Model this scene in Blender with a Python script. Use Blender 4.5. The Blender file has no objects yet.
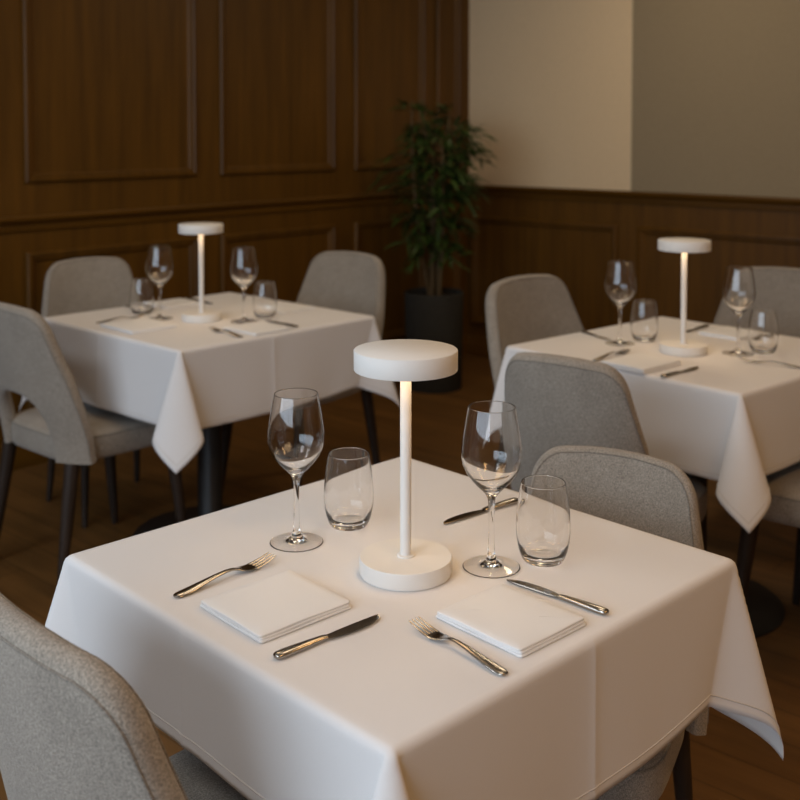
import bpy, bmesh, math, random
from mathutils import Vector, Matrix
PI = math.pi
random.seed(7)
sc = bpy.context.scene
col = sc.collection

# ------------------------------------------------------------------ camera
CAM_H = 1.3816
cd = bpy.data.cameras.new('camera')
cam = bpy.data.objects.new('camera', cd); col.objects.link(cam)
cam.location = (0, 0, CAM_H)
cam.rotation_euler = (math.radians(90 - 2.4163), 0, math.radians(41.3665 - 90))
cd.sensor_width = 36; cd.lens = 47.887; cd.shift_y = -0.2795; cd.clip_start = 0.02
cd.dof.use_dof = True; cd.dof.focus_distance = 1.5; cd.dof.aperture_fstop = 5.2
sc.camera = cam

# ------------------------------------------------------------------ light
sc.view_settings.view_transform = 'Standard'
sc.view_settings.look = 'None'
sc.view_settings.gamma = 1.0
sc.view_settings.exposure = -0.22
sc.view_settings.use_curve_mapping = False
sc.cycles.blur_glossy = 0.0

w = bpy.data.worlds.new('world'); sc.world = w; w.use_nodes = True
w.node_tree.nodes['Background'].inputs[0].default_value = (0.55, 0.65, 0.8, 1)
w.node_tree.nodes['Background'].inputs[1].default_value = 0.5

# room extents (metres; camera above the origin, left wall = plane Y, right wall = plane X)
YW, XW, X0, Y0, ZC = 4.03, 5.22, -1.90, -2.40, 2.75
WY0, WY1, WZ0, WZ1 = -0.90, 3.20, 0.90, 2.62          # the window opening in the near left wall

def area(name, loc, rot, sx, sy, power, color):
    l = bpy.data.lights.new(name, 'AREA'); l.shape = 'RECTANGLE'; l.size = sx; l.size_y = sy
    l.energy = power; l.color = color
    o = bpy.data.objects.new(name, l); col.objects.link(o); o.location = loc; o.rotation_euler = rot
    return o
# daylight through the window
area('window_daylight', (X0 - 0.22, (WY0 + WY1) / 2, (WZ0 + WZ1) / 2), (0, math.radians(-90), 0), WZ1 - WZ0, WY1 - WY0, 112, (0.71, 0.85, 1.0))
# added unseen ceiling lamps, cool and warm: fill for cloths and walls
CEIL_FILL = [(-0.7, 0.9, 14.5, (0.93, 0.96, 1.0)), (-0.7, 2.5, 14, (0.93, 0.96, 1.0)), (1.9, 1.3, 6, (1.0, 0.80, 0.58)), (1.9, 2.7, 7.5, (1.0, 0.78, 0.52)),
        (4.15, 2.3, 12, (1.0, 0.80, 0.55)), (0.8, -0.9, 16, (1.0, 0.57, 0.22)), (2.6, -0.9, 14, (1.0, 0.57, 0.22))]
for x, y, pw, cl in CEIL_FILL:
    area('ceiling_fill', (x, y, ZC - 0.035), (0, 0, 0), 0.55, 0.55, pw, cl)

# ------------------------------------------------------------------ materials
def mat(name, color=(0.5, 0.5, 0.5), rough=0.6, metal=0.0, spec=0.5):
    m = bpy.data.materials.new(name); m.use_nodes = True
    b = m.node_tree.nodes['Principled BSDF']
    b.inputs['Base Color'].default_value = (*color, 1)
    b.inputs['Roughness'].default_value = rough
    b.inputs['Metallic'].default_value = metal
    b.inputs['Specular IOR Level'].default_value = spec
    return m
def nodes(m): return m.node_tree.nodes, m.node_tree.links, m.node_tree.nodes['Principled BSDF']
def coords(m, scale=(1, 1, 1), rot=(0, 0, 0)):
    n, l, b = nodes(m)
    t = n.new('ShaderNodeTexCoord'); mp = n.new('ShaderNodeMapping')
    mp.inputs['Scale'].default_value = scale; mp.inputs['Rotation'].default_value = rot
    l.new(t.outputs['Object'], mp.inputs['Vector'])
    return mp.outputs['Vector']
def noise(m, vec, scale, detail=3, rough=0.6):
    n, l, b = nodes(m)
    t = n.new('ShaderNodeTexNoise'); t.inputs['Scale'].default_value = scale
    t.inputs['Detail'].default_value = detail; t.inputs['Roughness'].default_value = rough
    l.new(vec, t.inputs['Vector']); return t.outputs['Fac']
def ramp(m, fac, stops):
    n, l, b = nodes(m)
    r = n.new('ShaderNodeValToRGB'); e = r.color_ramp.elements
    e[0].position, e[0].color = stops[0][0], (*stops[0][1], 1)
    e[1].position, e[1].color = stops[-1][0], (*stops[-1][1], 1)
    for p, c in stops[1:-1]:
        k = e.new(p); k.color = (*c, 1)
    l.new(fac, r.inputs['Fac']); return r.outputs['Color']
def bump(m, fac, strength=0.3, dist=0.001):
    n, l, b = nodes(m)
    bp = n.new('ShaderNodeBump'); bp.inputs['Strength'].default_value = strength; bp.inputs['Distance'].default_value = dist
    l.new(fac, bp.inputs['Height']); l.new(bp.outputs['Normal'], b.inputs['Normal'])
def base(m, c):
    n, l, b = nodes(m); l.new(c, b.inputs['Base Color'])

def sc3(c, k): return tuple(x * k for x in c)
def wood(name, c, rough, axis, scale=6, contrast=0.3):
    m = mat(name, c, rough, 0, 0.3)
    s = [scale * 6] * 3; s[axis] = scale * 0.35
    v = coords(m, tuple(s))
    f = noise(m, v, 1.0, 6, 0.62)
    base(m, ramp(m, f, [(0.3, sc3(c, 1 - contrast)), (0.52, c), (0.72, sc3(c, 1 + contrast))]))
    bump(m, f, 0.08, 0.001)
    return m
WOODC = (0.108, 0.046, 0.0040)
M_WALLWOOD = wood('panel_wood', WOODC, 0.48, 2, 4, 0.28)
M_TRIMX = wood('trim_wood_along_x', sc3(WOODC, 1.0), 0.42, 0, 4, 0.25)
M_TRIMY = wood('trim_wood_along_y', sc3(WOODC, 1.0), 0.42, 1, 4, 0.25)
M_LEGWOOD = wood('leg_wood', (0.034, 0.023, 0.017), 0.42, 2, 8, 0.3)

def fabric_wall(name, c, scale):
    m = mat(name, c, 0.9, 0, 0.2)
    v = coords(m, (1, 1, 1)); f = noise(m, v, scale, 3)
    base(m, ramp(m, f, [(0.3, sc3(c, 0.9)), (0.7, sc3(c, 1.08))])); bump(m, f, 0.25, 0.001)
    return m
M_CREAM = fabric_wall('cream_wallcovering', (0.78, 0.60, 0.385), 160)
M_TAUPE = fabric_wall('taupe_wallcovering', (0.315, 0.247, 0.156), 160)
M_CEIL = fabric_wall('ceiling_plaster', (0.62, 0.56, 0.48), 60)
M_PLASTER = fabric_wall('wall_plaster', (0.42, 0.34, 0.25), 60)

def floor_mat():
    m = mat('floor_planks', (0.1, 0.05, 0.02), 0.42)
    n, l, b = nodes(m)
    v = coords(m, (1, 1, 1), (0, 0, math.radians(90)))
    br = n.new('ShaderNodeTexBrick'); l.new(v, br.inputs['Vector'])
    br.offset = 0.37; br.inputs['Scale'].default_value = 1.0
    br.inputs['Brick Width'].default_value = 1.3; br.inputs['Row Height'].default_value = 0.13
    br.inputs['Mortar Size'].default_value = 0.0022; br.inputs['Mortar Smooth'].default_value = 0.2
    c = (0.155, 0.075, 0.021)
    br.inputs['Color1'].default_value = (*sc3(c, 0.9), 1); br.inputs['Color2'].default_value = (*sc3(c, 1.1), 1)
    br.inputs['Mortar'].default_value = (*sc3(c, 0.45), 1)
    g = noise(m, coords(m, (22, 1.6, 22)), 1.0, 6, 0.65)
    mx = n.new('ShaderNodeMix'); mx.data_type = 'RGBA'; mx.blend_type = 'MULTIPLY'; mx.inputs[0].default_value = 1.0
    l.new(br.outputs['Color'], mx.inputs[6])
    l.new(ramp(m, g, [(0.3, (0.72, 0.7, 0.68)), (0.7, (1.25, 1.25, 1.25))]), mx.inputs[7])
    l.new(mx.outputs[2], b.inputs['Base Color'])
    bump(m, br.outputs['Fac'], -0.2, 0.001)
    return m
M_FLOOR = floor_mat()

def wool(name, c):
    m = mat(name, c, 0.95, 0, 0.15)
    n, l, b = nodes(m)
    v = coords(m); f = noise(m, v, 400, 2, 0.7); f2 = noise(m, v, 9, 3)
    mx = n.new('ShaderNodeMix'); mx.data_type = 'RGBA'; mx.blend_type = 'MULTIPLY'; mx.inputs[0].default_value = 1.0
    l.new(ramp(m, f, [(0.32, sc3(c, 0.55)), (0.5, c), (0.68, sc3(c, 1.5))]), mx.inputs[6])
    l.new(ramp(m, f2, [(0.35, (0.94, 0.94, 0.94)), (0.65, (1.05, 1.05, 1.05))]), mx.inputs[7])
    l.new(mx.outputs[2], b.inputs['Base Color'])
    b.inputs['Sheen Weight'].default_value = 0.25; b.inputs['Sheen Roughness'].default_value = 0.5
    bump(m, f, 0.6, 0.0015)
    return m
WOOLC = (0.315, 0.275, 0.228)
M_WOOL = wool('grey_beige_upholstery', WOOLC)
M_PIPE = wool('upholstery_seam', sc3(WOOLC, 0.72))

def linen(name, c, scale=900, st=0.12):
    m = mat(name, c, 0.85, 0, 0.25)
    v = coords(m); f = noise(m, v, scale, 2)
    base(m, ramp(m, f, [(0.3, sc3(c, 0.97)), (0.7, c)])); bump(m, f, st, 0.0006)
    return m
M_CLOTH = linen('white_linen', (0.80, 0.775, 0.76))
M_STITCH = linen('linen_stitching', (0.66, 0.62, 0.58))
M_NAPKIN = linen('napkin_linen', (0.84, 0.83, 0.82))
def painted():
    m = mat('matt_white_metal', (0.80, 0.775, 0.735), 0.55, 0, 0.4)
    bump(m, noise(m, coords(m), 500, 2), 0.12, 0.0006); return m
M_LAMP = painted()
def glow():
    m = mat('warm_diffuser', (0.9, 0.8, 0.65), 0.5)
    n, l, b = nodes(m)
    b.inputs['Emission Color'].default_value = (1, 0.67, 0.36, 1); b.inputs['Emission Strength'].default_value = 5.2
    return m
M_GLOW = glow()
M_CEILGLOW = mat('ceiling_diffuser', (0.9, 0.85, 0.75), 0.5)
def glass():
    m = mat('clear_glass', (1, 1, 1), 0.0)
    n, l, b = nodes(m); b.inputs['Transmission Weight'].default_value = 1.0; b.inputs['IOR'].default_value = 1.46
    return m
M_GLASS = glass()
def pane_mat():
    m = bpy.data.materials.new('window_glass'); m.use_nodes = True
    n, l = m.node_tree.nodes, m.node_tree.links; n.remove(n['Principled BSDF'])
    t = n.new('ShaderNodeBsdfTransparent'); g = n.new('ShaderNodeBsdfGlossy'); g.inputs['Roughness'].default_value = 0.02
    fr = n.new('ShaderNodeFresnel'); fr.inputs['IOR'].default_value = 1.4; mx = n.new('ShaderNodeMixShader')
    l.new(fr.outputs[0], mx.inputs[0]); l.new(t.outputs[0], mx.inputs[1]); l.new(g.outputs[0], mx.inputs[2])
    l.new(mx.outputs[0], n['Material Output'].inputs['Surface']); return m
M_PANE = pane_mat()
M_STEEL = mat('polished_steel', (0.40, 0.37, 0.33), 0.17, 1.0)
M_BLACK = mat('black_metal', (0.016, 0.016, 0.016), 0.45)
M_TABLEWOOD = wood('table_wood', (0.06, 0.035, 0.018), 0.5, 0)
M_POT = fabric_wall('dark_grey_planter', (0.042, 0.040, 0.034), 40)
M_SOIL = fabric_wall('soil', (0.03, 0.02, 0.012), 80)
M_STEM = wood('cane', (0.12, 0.075, 0.03), 0.6, 2, 10)
def leaf_mat():
    m = mat('green_leaf', (0.06, 0.13, 0.02), 0.5)
    f = noise(m, coords(m), 7, 3)
    base(m, ramp(m, f, [(0.3, (0.016, 0.036, 0.004)), (0.7, (0.046, 0.085, 0.010))]))
    n, l, b = nodes(m); b.inputs['Transmission Weight'].default_value = 0.0
    return m
M_LEAF = leaf_mat()
M_WHITEPAINT = mat('white_window_paint', (0.75, 0.73, 0.70), 0.5)

# ------------------------------------------------------------------ mesh helpers
def smoothstep(t): t = max(0, min(1, t)); return t * t * (3 - 2 * t)
class MB:
    """collects vertices and faces of ONE mesh"""
    def __init__(s): s.v = []; s.f = []
    def add(s, v, f):
        k = len(s.v); s.v += [tuple(p) for p in v]; s.f += [tuple(i + k for i in q) for q in f]
    def box(s, x0, x1, y0, y1, z0, z1):
        s.add([(x, y, z) for x in (x0, x1) for y in (y0, y1) for z in (z0, z1)],
              [(0, 1, 3, 2), (4, 6, 7, 5), (0, 4, 5, 1), (2, 3, 7, 6), (0, 2, 6, 4), (1, 5, 7, 3)])
    def loops(s, rings, closed=True, cap0=False, cap1=False, wrap=False):
        """skin a list of rings with equal counts"""
        n = len(rings[0]); v = [p for r in rings for p in r]; f = []
        m = len(rings)
        for i in range(m if wrap else m - 1):
            a, b = i * n, ((i + 1) % m) * n
            for j in range(n if closed else n - 1):
                k = (j + 1) % n
                f.append((a + j, a + k, b + k, b + j))
        if cap0: f.append(tuple(reversed(range(n))))
        if cap1: f.append(tuple(range((m - 1) * n, m * n)))
        s.add(v, f)
    def lathe(s, prof, n=40, x=0, y=0):
        rings = []; c = [(x, y)]
        rings = [[(x + r * math.cos(2 * PI * j / n), y + r * math.sin(2 * PI * j / n), z) for j in range(n)] for r, z in prof]
        s.loops(rings, True, False, False)
    def tube(s, pts, r, n=8, closed=False, cap=True):
        pts = [Vector(p) for p in pts]; rings = []; m = len(pts)
        rad = r if isinstance(r, (list, tuple)) else [r] * m
        up = Vector((0, 0, 1)); N = None
        for i, p in enumerate(pts):
            a = pts[(i - 1) % m] if (closed or i > 0) else p
            b = pts[(i + 1) % m] if (closed or i < m - 1) else p
            t = (b - a).normalized()
            if N is None:
                N = t.cross(up if abs(t.z) < 0.9 else Vector((1, 0, 0))).normalized()
            N = (N - t * N.dot(t)).normalized(); B = t.cross(N)
            rings.append([tuple(p + (N * math.cos(2 * PI * j / n) + B * math.sin(2 * PI * j / n)) * rad[i]) for j in range(n)])
        s.loops(rings, True, cap and not closed, cap and not closed, closed)
    def build(s, name, material, parent=None, smooth=40):
        me = bpy.data.meshes.new(name); me.from_pydata(s.v, [], s.f); me.update()
        bm = bmesh.new(); bm.from_mesh(me)
        bmesh.ops.remove_doubles(bm, verts=bm.verts, dist=1e-6)
        bmesh.ops.dissolve_degenerate(bm, dist=1e-7, edges=bm.edges)
        bmesh.ops.recalc_face_normals(bm, faces=bm.faces)
        bm.to_mesh(me); bm.free()
        if smooth:
            me.shade_smooth(); me.set_sharp_from_angle(angle=math.radians(smooth))
        me.materials.append(material)
        o = bpy.data.objects.new(name, me); col.objects.link(o)
        if parent: o.parent = parent
        return o
def bevel(o, wdt, seg=2):
    md = o.modifiers.new('bevel', 'BEVEL'); md.width = wdt; md.segments = seg; md.limit_method = 'ANGLE'; md.angle_limit = math.radians(35)
    return o
def empty(name, loc=(0, 0, 0), rz=0):
    o = bpy.data.objects.new(name, None); col.objects.link(o); o.location = loc; o.rotation_euler = (0, 0, rz)
    o.empty_display_size = 0.1
    return o
def tag(o, label, cat, group=None):
    o['label'] = label; o['category'] = cat
    if group: o['group'] = group
    return o
def struct(o): o['kind'] = 'structure'; return o
def copy_tree(o, parent=None):
    c = o.copy(); col.objects.link(c)
    if parent: c.parent = parent
    for ch in list(o.children): copy_tree(ch, c)
    return c
class Kind:
    """first use hands out the prototype, later uses hand out copies"""
    def __init__(s, proto): s.proto = proto; s.used = False
    def put(s, loc, rz, label, cat, group, scale=1.0, wide=1.0, deep=1.0):
        o = copy_tree(s.proto) if s.used else s.proto
        s.used = True
        o.location = loc; o.rotation_euler = (0, 0, rz); o.scale = (scale * deep, scale * wide, scale)
        if 'label' in o: del o['label']
        return tag(o, label, cat, group)

# ------------------------------------------------------------------ the room
def slab(name, m, *b, sm=0):
    k = MB(); k.box(*b); return struct(k.build(name, m, None, sm))
T = 0.15
slab('floor', M_FLOOR, X0 - T, XW + T, Y0 - T, YW + T, -0.1, 0)
slab('ceiling', M_CEIL, X0 - T, XW + T, Y0 - T, YW + T, ZC, ZC + 0.1)
RAIL = 1.008
slab('wall_left', M_WALLWOOD, X0 - T, XW + T, YW, YW + T, 0, ZC)
slab('wall_right', M_CREAM, XW, XW + T, Y0, YW, 0, ZC)
slab('wall_near', M_PLASTER, X0 - T, XW + T, Y0 - T, Y0, 0, ZC)
k = MB()
k.box(X0 - T, X0, Y0, WY0, 0, ZC); k.box(X0 - T, X0, WY1, YW, 0, ZC)
k.box(X0 - T, X0, WY0, WY1, 0, WZ0); k.box(X0 - T, X0, WY0, WY1, WZ1, ZC)
struct(k.build('wall_window', M_PLASTER, None, 0))
win = struct(empty('window_1', (X0 - T / 2, (WY0 + WY1) / 2, WZ0)))
k = MB(); hw, hh, fw = (WY1 - WY0) / 2, WZ1 - WZ0, 0.06
k.box(-0.03, 0.03, -hw, -hw + fw, 0, hh); k.box(-0.03, 0.03, hw - fw, hw, 0, hh)
k.box(-0.03, 0.03, -hw + fw, hw - fw, 0, fw); k.box(-0.03, 0.03, -hw + fw, hw - fw, hh - fw, hh)
for u in (-hw / 3, hw / 3): k.box(-0.025, 0.025, u - 0.03, u + 0.03, fw, hh - fw)
k.build('window_frame', M_WHITEPAINT, win, 0)
k = MB(); k.box(-0.003, 0.003, -hw + fw, hw - fw, fw, hh - fw); k.build('pane', M_PANE, win, 0)
k = MB(); k.box(0.03, 0.14, -hw - 0.04, hw + 0.04, -0.035, -0.001); k.build('window_sill', M_WHITEPAINT, win, 0)

# right wall: dark wainscot below, taupe covering on the right-hand stretch above
slab('trim_1', M_WALLWOOD, XW - 0.02, XW - 0.001, Y0, YW, 0, RAIL + 0.02)
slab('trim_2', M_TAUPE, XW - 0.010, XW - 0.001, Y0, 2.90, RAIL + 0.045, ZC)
ntrim = [2]
def rail_profile(d):      # (outwards, up) of the chair rail
    return [(0, -0.034), (0.010, -0.034), (0.014, -0.022), (0.012, -0.010), (0.024, 0.004), (0.034, 0.012), (0.036, 0.022), (0.030, 0.030), (0, 0.030)]
def run_x(prof, x0, x1, y, z, m):      # moulding along X on the left wall
    k = MB(); k.loops([[(x, y - o, z + u) for o, u in prof] for x in (x0, x1)], True, True, True)
    ntrim[0] += 1; return struct(k.build('trim_%d' % ntrim[0], m, None, 30))
def run_y(prof, y0, y1, x, z, m):
    k = MB(); k.loops([[(x - o, y, z + u) for o, u in prof] for y in (y0, y1)], True, True, True)
    ntrim[0] += 1; return struct(k.build('trim_%d' % ntrim[0], m, None, 30))
rp = rail_profile(0)
run_x(rp, X0, XW - 0.02, YW, RAIL, M_TRIMX)
run_y(rp, Y0, YW - 0.03, XW - 0.02, RAIL + 0.018, M_TRIMY)
bp = [(0, 0), (0.018, 0), (0.018, 0.10), (0.012, 0.115), (0.004, 0.12), (0, 0.12)]
def base_run(name, fn, *a):
    o = fn(bp, *a); ntrim[0] -= 1; o.name = name
base_run('baseboard_left', run_x, X0, XW - 0.02, YW, 0, M_TRIMX)
base_run('baseboard_right', run_y, Y0, YW - 0.02, XW - 0.02, 0, M_TRIMY)
# raised picture-frame mouldings
FP = [(0.0, 0.0), (0.0, 0.010), (0.006, 0.018), (0.014, 0.020), (0.020, 0.012), (0.030, 0.012), (0.038, 0.007), (0.042, 0.0)]   # (inwards, outwards)
def frame(wall, a0, a1, z0, z1):
    k = MB(); rings = []
    for ca, cz, da, dz in ((a0, z0, 1, 1), (a1, z0, -1, 1), (a1, z1, -1, -1), (a0, z1, 1, -1)):
        rg = []
        for i, o in FP:
            a, z = ca + da * i, cz + dz * i
            rg.append((a, YW - o, z) if wall == 'L' else (XW - 0.02 - o, a, z))
        rings.append(rg)
    k.loops(rings, True, False, False, True)
    ntrim[0] += 1
    struct(k.build('trim_%d' % ntrim[0], M_WALLWOOD, None, 30))
for a0, a1 in [(1.24, 2.11), (2.25, 3.121), (3.264, 4.039), (4.195, 4.787)]:
    frame('L', a0, a1, 1.172, 2.62); frame('L', a0, a1, 0.20, 0.885)
frame('L', 4.90, 5.12, 1.172, 2.62); frame('L', 4.90, 5.12, 0.20, 0.885)
for a1 in (3.985, 2.85, 1.715, 0.58): frame('R', a1 - 1.013, a1, 0.20, 0.866)

# made-up ceiling frames around the added fill lamps, out of view
for x, y, pw, cl in CEIL_FILL:
    t = empty('ceiling_fill_frame', (x, y, ZC))
    k = MB(); R = 0.31
    k.loops([[(sx * r, sy * r, z) for sx, sy in ((1, 1), (-1, 1), (-1, -1), (1, -1))] for r, z in ((R, 0), (R, -0.03), (0.28, -0.03), (0.28, 0))])
    k.build('frame', M_WHITEPAINT, t, 0)
    tag(t, 'square frame of an added ceiling fill lamp, out of view', 'ceiling light', 'added ceiling fill lights')

# ------------------------------------------------------------------ tables and cloths
def make_table(h, br=0.27):
    t = empty('restaurant_table')
    k = MB(); e = h - 0.003
    k.loops([[(sx * r, sy * r, z) for sx, sy in ((1, 1), (-1, 1), (-1, -1), (1, -1))] for r, z in ((0.02, 0.716), (e, 0.716), (e, 0.7485), (0.02, 0.7485))], True, True, True)
    bevel(k.build('tabletop', M_TABLEWOOD, t, 0), 0.004)
    k = MB(); k.lathe([(0, 0.716), (0.16, 0.716), (0.16, 0.706), (0.045, 0.70), (0.042, 0.69), (0.042, 0.03), (0.05, 0.02), (0, 0.02)], 32); k.build('column', M_BLACK, t)
    k = MB(); k.lathe([(0, 0), (br, 0), (br, 0.005), (br - 0.006, 0.009), (0.10, 0.013), (0.055, 0.024), (0, 0.024)], 56); k.build('base', M_BLACK, t)
    return t

def make_cloth(name, h, drops, creases, P=20.0, Q=18.5, flare=(), seed=1):
    """square cloth over a square top: straight drops and a conical fold at each corner.
    flare: corners (sx, sy) that spread open instead of closing to a cone: {corner: (tilt, lift)}
    drops: (-x, +x, -y, +y); creases: local positions of the pressed folds along x and y"""
    rnd = random.Random(seed); r = 0.011
    ph = [rnd.uniform(0, 6.28) for _ in range(8)]
    arc = r * PI / 2
    def prof(s):
        if s < arc: th = s / r; return r * math.sin(th), r * (1 - math.cos(th))
        return r, r + s - arc
    cx, cy = creases
    def ridge(u, cs, wd=0.006): return sum(math.exp(-abs(u - c) / wd) for c in cs)
    def pt(a, b):
        sx = -1 if a < 0 else 1; sy = -1 if b < 0 else 1
        da, db = max(0, abs(a) - h), max(0, abs(b) - h)
        if da == 0 and db == 0:
            return (a, b, 0.0002 * (ridge(a, cx) + ridge(b, cy)))
        if da == 0 or db == 0:
            s = da or db; u = b if da else a
            side = (0 if sx < 0 else 1) if da else (2 if sy < 0 else 3)
            o, d = prof(s); k = min(1, s / 0.2)
            fade = max(0, 1 - abs(u) / h) ** 0.6
            o += k * fade * (0.005 + 0.0045 * math.sin(u * 9 + ph[side]) + 0.0015 * math.sin(u * 23 + ph[side + 4]))
            o += 0.0022 * ridge(u, cy if da else cx, 0.010) * min(1, s / 0.03)
            us = 1 if u > 0 else -1
            cn = (sx, us) if da else (us, sy)
            if cn in flare:
                an = math.radians(flare[cn][0]) * smoothstep((abs(u) - (h - 0.30)) / 0.30)
                u -= us * d * math.sin(an); d *= math.cos(an)
            return (sx * (h + o), u, -d) if da else (u, sy * (h + o), -d)
        rho = math.hypot(da, db); phi = math.atan2(db, da)
        o, d = prof(rho); t = phi / (PI / 2) * 2 * PI
        p = P * (1 - math.cos(t)) / 2; q = -Q * math.sin(t)
        if (sx, sy) in flare:
            al, Pf = flare[(sx, sy)]; al0 = math.degrees(math.atan(math.tan(math.radians(al)) / math.sqrt(2))); f = phi / (PI / 2); sn = math.sin(PI * f)
            q = -al0 * (1 - 2 * f); p = -al0 + (Pf + al0) * (0.3 * sn + 0.7 * sn * sn)
        n = Vector((math.cos(phi), math.sin(phi), 0)); dg = Vector((1, 1, 0)) / math.sqrt(2); e = Vector((-1, 1, 0)) / math.sqrt(2)
        dr = (dg * math.tan(math.radians(p)) + e * math.tan(math.radians(q)) + Vector((0, 0, -1))).normalized()
        v = n * o + dr * d
        return (sx * (h + v.x), sy * (h + v.y), v.z)
    def line(lo, hi, extra):
        s = set()
        def seg(d, sg):
            for q in [0.25 * arc, 0.5 * arc, 0.75 * arc, arc] + [arc + (d - arc) * i / 24 for i in range(1, 25)]: s.add(round(sg * (h + q), 6))
        seg(lo, -1); seg(hi, 1)
        n = 70
        for i in range(n + 1): s.add(round(-h + 2 * h * i / n, 6))
        for c in extra:
            for dd in (-0.012, -0.006, -0.003, 0, 0.003, 0.006, 0.012): s.add(round(c + dd, 6))
        return sorted(s)
    A = line(drops[0], drops[1], cx); B = line(drops[2], drops[3], cy)
    k = MB(); nb = len(B)
    k.add([pt(a, b) for a in A for b in B], [(i * nb + j, (i + 1) * nb + j, (i + 1) * nb + j + 1, i * nb + j + 1) for i in range(len(A) - 1) for j in range(nb - 1)])
    o = k.build(name, M_CLOTH, None, 60)
    md = o.modifiers.new('thickness', 'SOLIDIFY'); md.thickness = 0.0011; md.offset = -1
    me = o.data
    up = sum((p.normal.z for p in me.polygons if abs(p.center.x) < h * 0.5 and abs(p.center.y) < h * 0.5))
    if up < 0: me.flip_normals()
    # stitched hem line
    ins = 0.016; ax = (-h - drops[0] + ins, h + drops[1] - ins); by = (-h - drops[2] + ins, h + drops[3] - ins)
    pts = []; N = 110
    for i in range(N): pts.append(pt(ax[0] + (ax[1] - ax[0]) * i / N, by[0]))
    for i in range(N): pts.append(pt(ax[1], by[0] + (by[1] - by[0]) * i / N))
    for i in range(N): pts.append(pt(ax[1] - (ax[1] - ax[0]) * i / N, by[1]))
    for i in range(N): pts.append(pt(ax[0], by[1] - (by[1] - by[0]) * i / N))
    k = MB(); k.tube(pts, 0.0011, 5, True); k.build('hem_stitching', M_STITCH, o)
    return o

TABLES = {   # centre, half size, rotation, drops, creases
    'front': ((1.168, 1.031), 0.344, -4.5, (0.163, 0.25, 0.212, 0.20), ((-0.004,), (0.03,))),
    'left': ((2.278, 2.877), 0.392, -1.9, (0.245, 0.236, 0.25, 0.245), ((-0.05, ), (0.03,))),
    'right': ((2.880, 1.392), 0.3775, -7.7, (0.232, 0.24, 0.228, 0.24), ((0.13,), (0.05,))),
}
for key, ((tx, ty), h, rot, dr, cr) in TABLES.items():
    t = make_table(h, 0.12 if key == 'front' else 0.26); t.location = (tx, ty, 0); t.rotation_euler = (0, 0, math.radians(rot))
    tag(t, {'front': 'square pedestal table hidden under the nearest white tablecloth',
            'left': 'black round-footed pedestal table under the left rear tablecloth',
            'right': 'black round-footed pedestal table under the right-hand tablecloth'}[key], 'table', 'restaurant tables')
    P, Q = {'front': (19, 17), 'left': (15, 15.5), 'right': (20, 14.5)}[key]
    FL = {'front': {(1, -1): (20, 15), (-1, 1): (18, 17)}, 'left': {(1, -1): (18, 16), (-1, 1): (14, 14)}, 'right': {(-1, 1): (14, 14)}}[key]
    c = make_cloth('tablecloth', h, dr, cr, P, Q, FL, seed=len(key)); c.location = (tx, ty, 0.75); c.rotation_euler = (0, 0, math.radians(rot))
    tag(c, {'front': 'large white tablecloth on the nearest table, draping to the foreground',
            'left': 'white tablecloth on the left rear table by the wood-panelled wall',
            'right': 'white tablecloth on the right-hand table, cut by the photo edge'}[key], 'tablecloth', 'white tablecloths')

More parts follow.
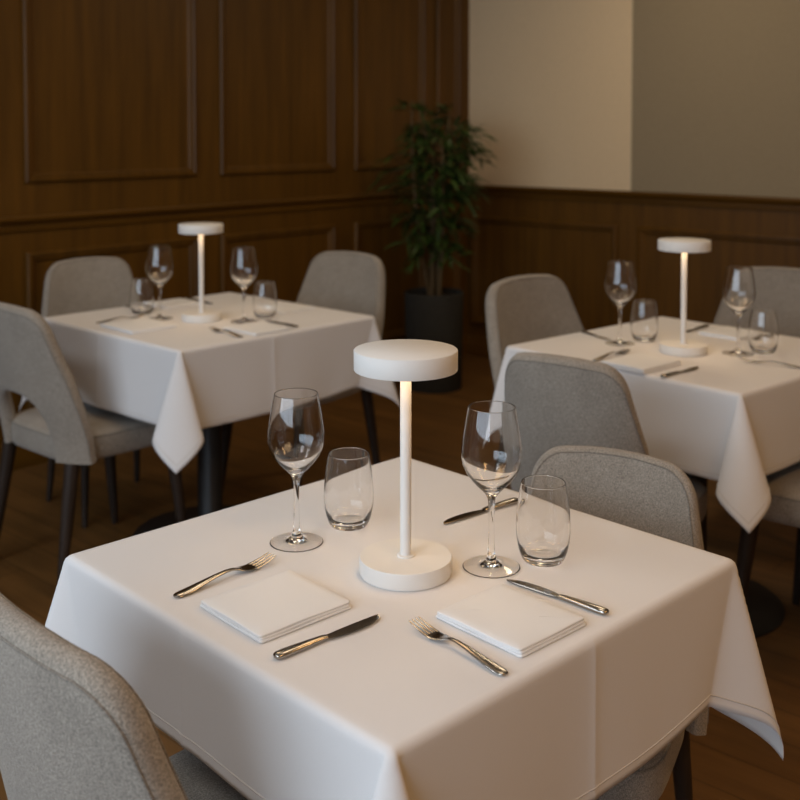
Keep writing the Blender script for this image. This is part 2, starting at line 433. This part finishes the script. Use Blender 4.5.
# ------------------------------------------------------------------ chairs (local +x is the way the sitter faces)
def make_chair():
    root = empty('dining_chair')
    # seat cushion
    k = MB(); n = 72
    def plan(f, z):
        ring = []
        for j in range(n):
            t = 2 * PI * j / n; c, s = math.cos(t), math.sin(t); e = 0.42
            x = math.copysign(abs(c) ** e, c) * 0.222; y = math.copysign(abs(s) ** e, s) * (0.228 + 0.014 * (x / 0.222))
            ring.append((x * f + 0.024, y * f, z))
        return ring
    k.loops([plan(0.02, 0.386), plan(0.90, 0.386), plan(0.965, 0.390), plan(0.99, 0.402), plan(1.0, 0.42), plan(1.0, 0.445), plan(0.99, 0.458), plan(0.965, 0.467), plan(0.92, 0.4725),
             plan(0.8, 0.4765), plan(0.55, 0.480), plan(0.25, 0.481), plan(0.02, 0.4815)], True, True, True)
    k.build('seat', M_WOOL, root, 60)
    k = MB(); k.tube(plan(0.988, 0.4595), 0.0026, 6, True); k.build('seat_piping', M_PIPE, root)
    # back shell: an arch-shaped strip swept from one seat side over the top to the other
    Z0, ZT, RC = 0.395, 0.86, 0.078
    def outer(u):    # u in [0,1] along the outline, left foot -> top -> right foot ; returns (y, z)
        # polyline with rounded top corners, sampled by length
        return lerp_path(OUT, u)
    def lerp_path(P, u):
        L = P['L'] * u
        for i in range(len(P['p']) - 1):
            if L <= P['c'][i + 1] or i == len(P['p']) - 2:
                f = (L - P['c'][i]) / max(1e-9, P['c'][i + 1] - P['c'][i])
                a, b = P['p'][i], P['p'][i + 1]
                return a[0] + (b[0] - a[0]) * f, a[1] + (b[1] - a[1]) * f
    def path(p):
        c = [0]
        for a, b in zip(p, p[1:]): c.append(c[-1] + math.hypot(b[0] - a[0], b[1] - a[1]))
        return {'p': p, 'c': c, 'L': c[-1]}
    wb, wt = 0.247, 0.194
    half = [(wb, Z0), (wb + 0.002, 0.47), (wb - 0.003, 0.56), (wb - 0.014, 0.66), (wt + 0.010, ZT - RC)]
    yc, zc = wt + 0.008 - RC, ZT - RC
    for i in range(1, 9):
        a = PI / 2 * i / 8; half.append((yc + RC * math.cos(a) , zc + RC * math.sin(a) + 0.002 * math.sin(a)))
    half.append((0.06, ZT + 0.007))
    full = half + [(0, ZT + 0.008)] + [(-y, z) for y, z in reversed(half)]
    OUT = path(full)
    ih = [(0.138, Z0), (0.138, 0.455)]
    for i in range(1, 9):
        a = PI / 2 * i / 9; ih.append((0.138 * math.cos(a) ** 0.8, 0.455 + 0.135 * math.sin(a) ** 0.9))
    INN = path(ih + [(0, 0.591)] + [(-y, z) for y, z in reversed(ih)])
    def shell(y, z):  # centre surface -> x
        v = (z - Z0) / (ZT - Z0)
        lean = -0.212 - 0.072 * v - 0.012 * v * v
        wrap = 0.030 * (1 - smoothstep(v * 1.1)) + 0.055
        return lean + wrap * (abs(y) / 0.25) ** 2.2
    def nrm(y, z):
        e = 0.002
        dy = (shell(y + e, z) - shell(y - e, z)) / (2 * e); dz = (shell(y, z + e) - shell(y, z - e)) / (2 * e)
        return Vector((1, -dy, -dz)).normalized()
    NS = 96; prof = []
    th = 0.020
    # cross profile in (t, w): t 0 inner edge .. 1 outer edge, w thickness factor (boxy, rounded)
    ts = [0.0, 0.012, 0.045, 0.10, 0.25, 0.42, 0.6, 0.78, 0.90, 0.955, 0.988, 1.0]
    ws = [0.0, 0.62, 0.92, 1.0, 1.04, 1.06, 1.06, 1.04, 1.0, 0.92, 0.62, 0.0]
    cyc = [(t, w_) for t, w_ in zip(ts, ws)] + [(t, -w_) for t, w_ in list(zip(ts, ws))[-2:0:-1]]
    rings = []
    def point(u, t, w_, extra=0):
        yo, zo = outer(u); yi, zi = lerp_path(INN, u)
        y, z = yi + (yo - yi) * t, zi + (zo - zi) * t
        return Vector((shell(y, z), y, z)) + nrm(y, z) * (th * w_ * (1 + 0.0 * t) + extra)
    for i in range(NS + 1):
        u = i / NS
        rings.append([tuple(point(u, t, w_)) for t, w_ in cyc])
    k.__init__(); k.loops(rings, True, True, True)
    k.build('backrest', M_WOOL, root, 60)
    for nm, w_ in (('back_piping', -0.93), ('front_piping', 0.93)):
        k = MB(); k.tube([point(0.015 + 0.97 * i / 80, 0.955, w_) for i in range(81)], 0.0019, 6); k.build(nm, M_PIPE, root)
    for sx in (-1, 1):
        for sy in (-1, 1):
            k = MB(); rings = []
            top = Vector((sx * 0.178 + 0.008, sy * 0.185, 0.392)); bot = Vector((sx * 0.230, sy * 0.208, 0.0))
            for f, r in ((0, 0.0235), (0.35, 0.0205), (0.97, 0.0125), (1.0, 0.011)):
                c = top + (bot - top) * f
                rings.append([(c.x + r * math.cos(2 * PI * j / 20), c.y + r * math.sin(2 * PI * j / 20), c.z) for j in range(20)])
            k.loops(rings, True, True, True); k.build('leg', M_LEGWOOD, root)
    return root
chair = Kind(make_chair())
G = 'grey upholstered dining chairs'
def put_chair(x, y, deg, s, label, wide=1.0, deep=1.0): return chair.put((x, y, 0), math.radians(deg), label, 'chair', G, s, wide, deep)
put_chair(0.868, 1.056, -4, 0.982, 'grey upholstered chair in the near left corner, backrest towards the viewer, beside the nearest table')
put_chair(1.528, 0.947, 192, 0.912, 'grey upholstered chair at the right of the nearest table, backrest above the cloth edge', 0.85, 0.78)
put_chair(1.885, 3.000, 0, 1.0, 'grey chair with open arched back at the left edge, beside the left rear table', 0.98)
put_chair(2.225, 3.385, -100, 1.035, 'grey chair behind the left rear table, against the wood-panelled wall, left of its lamp', 0.82, 0.72)
put_chair(2.745, 2.918, 184, 1.04, 'grey chair at the right end of the left rear table, nearest the potted plant', 0.90)
put_chair(3.040, 1.840, -94, 1.01, 'grey chair behind the left corner of the right-hand table, just right of the potted plant', 1.05)
put_chair(2.338, 1.345, 5, 1.004, 'grey chair seen from behind, between the nearest table and the right-hand table', 0.77)
put_chair(3.680, 1.520, 185, 1.0, 'grey chair at the far side of the right-hand table, cut by the right photo edge', 1.05)
put_chair(2.850, 0.930, 88, 1.0, 'grey chair at the right edge with only its seat and legs in view')

# ------------------------------------------------------------------ table lamps
def make_lamp():
    root = empty('table_lamp')
    k = MB(); k.lathe([(0, 0), (0.0645, 0), (0.0645, 0.0018), (0.0662, 0.0022), (0.0665, 0.0035), (0.0665, 0.0225), (0.0655, 0.0242), (0, 0.0244)], 96); k.build('base', M_LAMP, root, 50)
    k = MB(); k.lathe([(0, 0.0244), (0.0128, 0.0244), (0.0128, 0.0262), (0.0118, 0.0270), (0.0082, 0.0272), (0, 0.0272)], 40); k.build('collar', M_LAMP, root, 50)
    k = MB(); k.lathe([(0, 0.027), (0.0080, 0.027), (0.0080, 0.2965), (0, 0.2965)], 40); k.build('pole', M_LAMP, root, 50)
    k = MB(); k.lathe([(0, 0.3222), (0.0730, 0.3222), (0.0740, 0.3212), (0.0740, 0.2940), (0.0734, 0.2932), (0.067, 0.2932), (0.067, 0.2970), (0, 0.2970)], 96); k.build('lamp_head', M_LAMP, root, 50)
    k = MB(); k.lathe([(0.0085, 0.2967), (0.0660, 0.2967), (0.0660, 0.2950), (0.0085, 0.2950), (0.0085, 0.2967)], 72); k.build('diffuser', M_GLOW, root, 50)
    return root
lamp = Kind(make_lamp())
GL = 'white table lamps'
lamp.put((1.131, 0.985, 0.7505), 0, 'large white disc-headed table lamp in the middle of the nearest table', 'lamp', GL)
lamp.put((2.223, 2.845, 0.7505), 0, 'small-looking white disc-headed lamp on the left rear table, before the wood wall', 'lamp', GL)
lamp.put((2.806, 1.390, 0.7505), 0, 'white disc-headed lamp on the right-hand table', 'lamp', GL)

# ------------------------------------------------------------------ glasses
def lathe_obj(name, prof, n, m):
    k = MB(); k.lathe(prof, n); return k.build(name, m, None, 50)
WOUT = [(0.0, 0.0046), (0.006, 0.0042), (0.012, 0.0034), (0.022, 0.0022), (0.034, 0.0009), (0.0388, 0.0002), (0.0402, 0.0001), (0.0411, 0.0003), (0.0418, 0.0008), (0.0416, 0.0012), (0.0411, 0.0014), (0.0400, 0.0016), (0.034, 0.0023), (0.022, 0.0037), (0.0125, 0.0066), (0.0072, 0.0125), (0.0052, 0.022), (0.0044, 0.04), (0.0041, 0.065), (0.0044, 0.088), (0.0058, 0.101),
        (0.0100, 0.1085), (0.0180, 0.1165), (0.0280, 0.1265), (0.0365, 0.1380), (0.0418, 0.1500), (0.0441, 0.1625), (0.0436, 0.176), (0.0415, 0.193), (0.0386, 0.211), (0.0356, 0.2275), (0.0343, 0.2340), (0.0342, 0.2344), (0.0340, 0.2348)]
WINN = [(0.0337, 0.2350), (0.0334, 0.2348), (0.0332, 0.2344), (0.0333, 0.2340), (0.0347, 0.2275), (0.0376, 0.211), (0.0405, 0.193), (0.0426, 0.176), (0.0431, 0.1625), (0.0407, 0.1505), (0.0352, 0.1393), (0.0264, 0.1285), (0.0160, 0.1195), (0.0070, 0.1145), (0.0, 0.1130)]
wine = Kind(lathe_obj('wine_glass', WOUT + WINN, 72, M_GLASS))
TOUT = [(0.0, 0.0), (0.012, 0.0), (0.0235, 0.0), (0.0255, 0.0001), (0.0275, 0.0005), (0.0295, 0.0014), (0.0325, 0.006), (0.0362, 0.017), (0.0388, 0.030), (0.0402, 0.044), (0.0400, 0.058), (0.0388, 0.074), (0.0366, 0.092), (0.0338, 0.109), (0.0327, 0.1152), (0.0326, 0.1158), (0.0323, 0.1164)]
TINN = [(0.0320, 0.1166), (0.0317, 0.1164), (0.0314, 0.1158), (0.0315, 0.1152), (0.0325, 0.109), (0.0353, 0.092), (0.0375, 0.074), (0.0387, 0.058), (0.0389, 0.044), (0.0375, 0.031), (0.0345, 0.019), (0.0290, 0.0105), (0.018, 0.0075), (0.0, 0.0068)]
tumbler = Kind(lathe_obj('water_tumbler', TOUT + TINN, 72, M_GLASS))
ZT0 = 0.7506
for (x, y), s, lb in (((1.104, 1.184), 0.985, 'tall stemmed wine glass left of the lamp on the nearest table'),
                      ((1.227, 0.904), 1.0, 'tall stemmed wine glass right of the lamp on the nearest table'),
                      ((2.143, 2.966), 1.045, 'empty wine glass left of the lamp on the left rear table'),
                      ((2.294, 2.710), 1.045, 'empty wine glass right of the lamp on the left rear table'),
                      ((2.795, 1.588), 1.045, 'empty wine glass left of the lamp on the right-hand table'),
                      ((2.889, 1.263), 1.045, 'empty wine glass right of the lamp on the right-hand table')):
    wine.put((x, y, ZT0), 0, lb, 'wine glass', 'stemmed wine glasses', s)
for (x, y), s, lb in (((1.209, 1.174), 1.0, 'stemless tumbler between wine glass and lamp, left half of the nearest table'),
                      ((1.298, 0.862), 1.0, 'stemless tumbler at the right of the wine glass, right half of the nearest table'),
                      ((2.161, 3.095), 1.03, 'stemless tumbler left of the lamp and leftmost glass on the left rear table'),
                      ((2.392, 2.718), 1.03, 'stemless tumbler right of the lamp and rightmost glass on the left rear table'),
                      ((2.883, 1.556), 1.03, 'stemless tumbler just left of the lamp pole on the right-hand table'),
                      ((2.950, 1.215), 1.03, 'stemless tumbler rightmost of the glasses on the right-hand table')):
    tumbler.put((x, y, ZT0), 0, lb, 'tumbler', 'stemless tumblers', s)

# ------------------------------------------------------------------ cutlery (local +x from handle end to tip, centred)
def sweep(k, st, n=14, cap=True, sq=0.8):
    """st: (x, y centre, z centre, half width, half thickness)"""
    rings = []
    for x, yc, zc, hw_, ht in st:
        rg = []
        for j in range(n):
            t = 2 * PI * j / n; c, s = math.cos(t), math.sin(t)
            rg.append((x, yc + hw_ * math.copysign(abs(c) ** sq, c), zc + ht * math.copysign(abs(s) ** sq, s)))
        rings.append(rg)
    k.loops(rings, True, cap, cap)
def make_fork():
    root = empty('fork'); L = 0.176; o = -L / 2
    k = MB()
    sweep(k, [(o + x, 0, z, w_, t) for x, z, w_, t in (
        (0.0, 0.0022, 0.0030, 0.0010), (0.0015, 0.0023, 0.0056, 0.0016), (0.006, 0.0025, 0.0080, 0.0020), (0.016, 0.0030, 0.0088, 0.0022), (0.030, 0.0042, 0.0084, 0.0022), (0.050, 0.0068, 0.0066, 0.0021),
        (0.070, 0.0095, 0.0048, 0.0020), (0.088, 0.0108, 0.0036, 0.0020), (0.098, 0.0104, 0.0032, 0.0019), (0.104, 0.0094, 0.0034, 0.0018))])
    k.build('handle', M_STEEL, root, 50)
    k = MB()
    sweep(k, [(o + x, 0, z, w_, t) for x, z, w_, t in (
        (0.103, 0.0096, 0.0034, 0.0018), (0.108, 0.0082, 0.0050, 0.0016), (0.114, 0.0064, 0.0085, 0.0013), (0.120, 0.0050, 0.0112, 0.0011), (0.127, 0.0040, 0.0122, 0.0010), (0.134, 0.0036, 0.0122, 0.0010), (0.1385, 0.0037, 0.0121, 0.0010))])
    for i in range(4):
        y0 = (i - 1.5) * 0.0064
        sweep(k, [(o + x, y0 * f, z, w_, t) for x, f, z, w_, t in (
            (0.136, 1.0, 0.0036, 0.0024, 0.0010), (0.146, 1.0, 0.0044, 0.0021, 0.0010), (0.157, 0.98, 0.0062, 0.0018, 0.0009), (0.168, 0.95, 0.0088, 0.0014, 0.0008), (0.174, 0.93, 0.0106, 0.0009, 0.0006), (0.176, 0.92, 0.0112, 0.0003, 0.0003))], 8)
    k.build('tines', M_STEEL, root, 50)
    return root
def make_knife():
    root = empty('table_knife'); L = 0.172; o = -L / 2
    k = MB()
    sweep(k, [(o + x, 0, z, w_, t) for x, z, w_, t in (
        (0.0, 0.0042, 0.0030, 0.0016), (0.0015, 0.0042, 0.0058, 0.0030), (0.005, 0.0042, 0.0076, 0.0039), (0.014, 0.0042, 0.0082, 0.0042), (0.035, 0.0042, 0.0074, 0.0040), (0.060, 0.0041, 0.0058, 0.0036),
        (0.074, 0.0040, 0.0050, 0.0032), (0.080, 0.0038, 0.0048, 0.0026))])
    k.build('handle', M_STEEL, root, 50)
    k = MB(); rings = []
    for x, lo, hi in ((0.078, -0.0046, 0.0046), (0.084, -0.0060, 0.0052), (0.095, -0.0088, 0.0058), (0.112, -0.0104, 0.0064), (0.130, -0.0104, 0.0068), (0.145, -0.0092, 0.0070), (0.158, -0.0062, 0.0070), (0.167, -0.0020, 0.0067), (0.1705, 0.0014, 0.0062), (0.172, 0.0038, 0.0052)):
        t = 0.0012; m_ = (lo + hi) / 2
        rings.append([(o + x, lo, 0.0030), (o + x, m_, 0.0030 + t * 0.9), (o + x, hi - 0.0008, 0.0030 + t), (o + x, hi, 0.0030), (o + x, hi - 0.0008, 0.0030 - t), (o + x, m_, 0.0030 - t * 0.9)])
    k.loops(rings, True, True, True); k.build('blade', M_STEEL, root, 30)
    return root
fork = Kind(make_fork()); knife = Kind(make_knife())
def lay(kind, a, b, label, cat, grp, s=1.0):
    """a: handle end, b: tip"""
    if 'nearest' in label: s = math.hypot(a[0] - b[0], a[1] - b[1]) / (0.176 if cat == 'fork' else 0.172)
    kind.put(((a[0] + b[0]) / 2, (a[1] + b[1]) / 2, ZT0), math.atan2(b[1] - a[1], b[0] - a[0]), label, cat, grp, s)
F, K = 'forks', 'table knives'
lay(fork, (0.860, 1.164), (1.032, 1.158), 'steel fork left of the folded napkin, left side of the nearest table', 'fork', F)
lay(knife, (0.836, 0.936), (1.001, 0.914), 'steel knife between the two folded napkins at the front of the nearest table', 'knife', K)
lay(fork, (0.988, 0.706), (1.012, 0.868), 'steel fork at the very front of the nearest table, left of the right napkin', 'fork', F)
lay(knife, (1.202, 0.697), (1.204, 0.857), 'steel knife right of the right napkin, below the tumbler on the nearest table', 'knife', K)
lay(knife, (1.476, 1.032), (1.308, 1.062), 'steel knife behind the right wine glass, far edge of the nearest table', 'knife', K)
lay(fork, (2.207, 3.255), (2.222, 3.085), 'fork lying left of the leftmost tumbler on the left rear table', 'fork', F)
lay(fork, (1.950, 3.045), (2.12, 3.025), 'fork left of the left napkin on the left rear table', 'fork', F)
lay(fork, (2.106, 2.502), (2.126, 2.671), 'fork left of the front napkin on the left rear table', 'fork', F)
lay(knife, (2.331, 2.495), (2.352, 2.66), 'knife right of the front napkin on the left rear table', 'knife', K)
lay(knife, (2.462, 3.235), (2.445, 3.07), 'knife beside the far napkin at the back of the left rear table', 'knife', K)
lay(knife, (2.871, 1.765), (2.813, 1.633), 'knife at the back left of the right-hand table, before the chair', 'knife', K, 0.85)
lay(fork, (2.530, 1.517), (2.705, 1.508), 'fork left of the folded napkin on the right-hand table, near the chair back', 'fork', F)
lay(knife, (2.470, 1.283), (2.645, 1.263), 'knife right of the folded napkin at the front of the right-hand table', 'knife', K)
lay(knife, (3.225, 1.514), (3.058, 1.520), 'knife behind the lamp pole on the right-hand table', 'knife', K)
lay(fork, (3.215, 1.290), (3.05, 1.302), 'fork behind the rightmost glasses on the right-hand table', 'fork', F)
lay(fork, (2.816, 1.050), (2.794, 1.214), 'fork at the right photo edge, front right of the right-hand table', 'fork', F)

# ------------------------------------------------------------------ folded napkins
def make_napkin(sx, sy, layers=3, seed=0):
    rnd = random.Random(seed); k = MB(); z = 0.0
    for i in range(layers):
        th = 0.0034; g = 0.0
        ex, ey = sx / 2 - 0.0015 * (i % 2), sy / 2 - 0.0012 * i
        n = 10; rows = []
        def outline(f, zz):
            pts = []; rc = 0.004; ee = [(ex - f, ey - f), (-ex + f, ey - f), (-ex + f, -ey + f), (ex - f, -ey + f)]
            for c in range(4):
                cx_, cy_ = ee[c]; s1 = (1 if cx_ > 0 else -1); s2 = (1 if cy_ > 0 else -1)
                ox, oy = cx_ - s1 * rc, cy_ - s2 * rc; a0 = [0, 90, 180, 270][c]
                for q in range(5):
                    a = math.radians(a0 + 90 * q / 4); pts.append((ox + rc * math.cos(a), oy + rc * math.sin(a), zz))
                nx, ny = ee[(c + 1) % 4]
                for q in range(1, 8):
                    f_ = q / 8; pts.append((ox + rc * math.cos(math.radians(a0 + 90)) + (nx - cx_ ) * f_ * 0.97, oy + rc * math.sin(math.radians(a0 + 90)) + (ny - cy_) * f_ * 0.97, zz))
            return [(x, y, zz_ + 0.0006 * math.sin(x * 60 + i) * math.sin(y * 55 + seed) * (1 if zz_ > 0.001 and f < 0.01 else 0)) for x, y, zz_ in pts]
        dome = 0.0010 if i == layers - 1 else 0
        k.loops([outline(0.04, z), outline(0.0016, z), outline(0.0004, z + 0.0006), outline(0, z + th * 0.5), outline(0.0004, z + th - 0.0006), outline(0.0016, z + th), outline(0.012, z + th + dome * 0.6), outline(0.04, z + th + dome)], True, True, True)
        z += th - 0.0001
    return k
def napkin(x, y, deg, sx, sy, label, layers=3):
    o = make_napkin(sx, sy, layers, int(x * 100)).build('folded_napkin', M_NAPKIN, None, 60)
    o.location = (x, y, ZT0); o.rotation_euler = (0, 0, math.radians(deg))
    tag(o, label, 'napkin', 'folded white napkins')
napkin(0.931, 1.040, -6, 0.147, 0.142, 'folded white napkin on the left front of the nearest table, between fork and knife')
napkin(1.104, 0.783, -6, 0.128, 0.148, 'folded white napkin on the right front of the nearest table, between fork and knife')
napkin(2.005, 2.890, -3, 0.17, 0.20, 'folded white napkin at the left front edge of the left rear table', 3)
napkin(2.232, 2.570, -3, 0.15, 0.17, 'folded white napkin at the right front edge of the left rear table', 2)
napkin(2.345, 3.165, -3, 0.15, 0.14, 'folded white napkin behind the left wine glass on the left rear table', 3)
napkin(2.560, 2.800, -3, 0.15, 0.17, 'folded white napkin at the right end of the left rear table', 2)
napkin(2.570, 1.395, -8, 0.17, 0.145, 'folded white napkin before the lamp on the right-hand table', 4)
napkin(3.145, 1.398, -8, 0.15, 0.14, 'folded white napkin behind the right wine glass on the right-hand table', 3)

# ------------------------------------------------------------------ potted plant in the corner
pl = empty('potted_bamboo', (4.40, 3.63, 0))
tag(pl, 'tall leafy green plant in a dark grey planter in the room corner', 'potted plant')
k = MB(); k.lathe([(0, 0), (0.145, 0), (0.150, 0.006), (0.160, 0.51), (0.160, 0.518), (0.155, 0.522), (0.148, 0.518), (0.149, 0.49), (0, 0.49)], 64); k.build('planter', M_POT, pl, 50)
k = MB(); k.lathe([(0, 0.495), (0.06, 0.500), (0.12, 0.498), (0.1485, 0.494)], 40); k.build('soil', M_SOIL, pl)
rnd = random.Random(11)
lf = MB(); st = []
def leaf(p, d, L, W):
    """a bent, pointed, folded leaf with its own thickness"""
    d = d.normalized(); side = d.cross(Vector((0, 0, 1)))
    if side.length < 1e-3: side = Vector((1, 0, 0))
    side.normalize(); up = side.cross(d).normalized()
    roll = rnd.uniform(-0.7, 0.7); side, up = side * math.cos(roll) + up * math.sin(roll), up * math.cos(roll) - side * math.sin(roll)
    v = []; f = []
    N = 5
    for i in range(N + 1):
        t = i / N; wv = W * math.sin(PI * min(1, t * 0.93 + 0.05)) ** 0.8 if i < N else 0.0005
        c = p + d * (L * t) - Vector((0, 0, 1)) * (L * 0.38 * t * t)
        v += [c - side * wv / 2 + up * wv * 0.12, c, c + side * wv / 2 + up * wv * 0.12]
    for i in range(N):
        a = i * 3; f += [(a, a + 3, a + 4, a + 1), (a + 1, a + 4, a + 5, a + 2)]
    lf.add(v, f)
for ci in range(7):
    a = 2 * PI * ci / 7 + rnd.uniform(-0.3, 0.3); r0 = rnd.uniform(0.015, 0.065)
    b = Vector((r0 * math.cos(a), r0 * math.sin(a), 0.49)); top = Vector((math.cos(a) * rnd.uniform(0.05, 0.13), math.sin(a) * rnd.uniform(0.05, 0.13), rnd.uniform(1.32, 1.56)))
    pts = []
    for i in range(11):
        t = i / 10; pts.append(b.lerp(top, t) + Vector((math.cos(a), math.sin(a), 0)) * (0.03 * math.sin(PI * t) * (1 if ci % 2 else -1)))
    k = MB(); k.tube(pts, [0.011 - 0.007 * i / 10 for i in range(11)], 8); k.build('cane', M_STEM, pl)
    for i in range(22):
        t = 0.30 + 0.70 * i / 21
        p = b.lerp(top, t)
        az = rnd.uniform(0, 2 * PI); el = rnd.uniform(-0.1, 0.75)
        env = 0.07 + 0.12 * math.sin(PI * min(1, max(0, (t - 0.22) / 0.86))) ** 0.7
        d = Vector((math.cos(az) * math.cos(el), math.sin(az) * math.cos(el), math.sin(el)))
        tw = [p + d * env * q - Vector((0, 0, 1)) * 0.09 * q * q for q in (0, 0.33, 0.66, 1.0)]
        st.append(tw)
        for q in range(9):
            s = 0.25 + 0.75 * q / 8; j = min(2, int(s * 3)); c = tw[j].lerp(tw[j + 1], s * 3 - j)
            dd = d + Vector((rnd.uniform(-1, 1), rnd.uniform(-1, 1), rnd.uniform(-0.7, 0.5))) * 0.9
            leaf(c, dd, rnd.uniform(0.065, 0.115), rnd.uniform(0.013, 0.022))
# a few longer sprays reaching out to the right over the cream wall
RT = Vector((0.661, -0.751, 0))
for zz, ln in ((1.42, 0.24), (1.30, 0.25), (1.12, 0.22), (1.36, 0.22), (1.20, 0.2)):
    p = Vector((0.03, -0.03, zz - 0.05)); d = (RT + Vector((rnd.uniform(-.2, .2), rnd.uniform(-.2, .2), 0.35))).normalized()
    tw = [p + d * ln * q - Vector((0, 0, 1)) * 0.10 * q * q for q in (0, 0.33, 0.66, 1.0)]; st.append(tw)
    for q in range(12):
        s = 0.25 + 0.75 * q / 11; j = min(2, int(s * 3)); c = tw[j].lerp(tw[j + 1], s * 3 - j)
        leaf(c, d + Vector((rnd.uniform(-.8, .8), rnd.uniform(-.8, .8), rnd.uniform(-.8, .3))), rnd.uniform(0.07, 0.11), rnd.uniform(0.014, 0.02))
k = MB()
for tw in st: k.tube(tw, [0.003, 0.0024, 0.0018, 0.001], 5)
o = k.build('twigs', M_STEM, pl); o['kind'] = 'stuff'
o = lf.build('foliage', M_LEAF, pl, 60); o['kind'] = 'stuff'
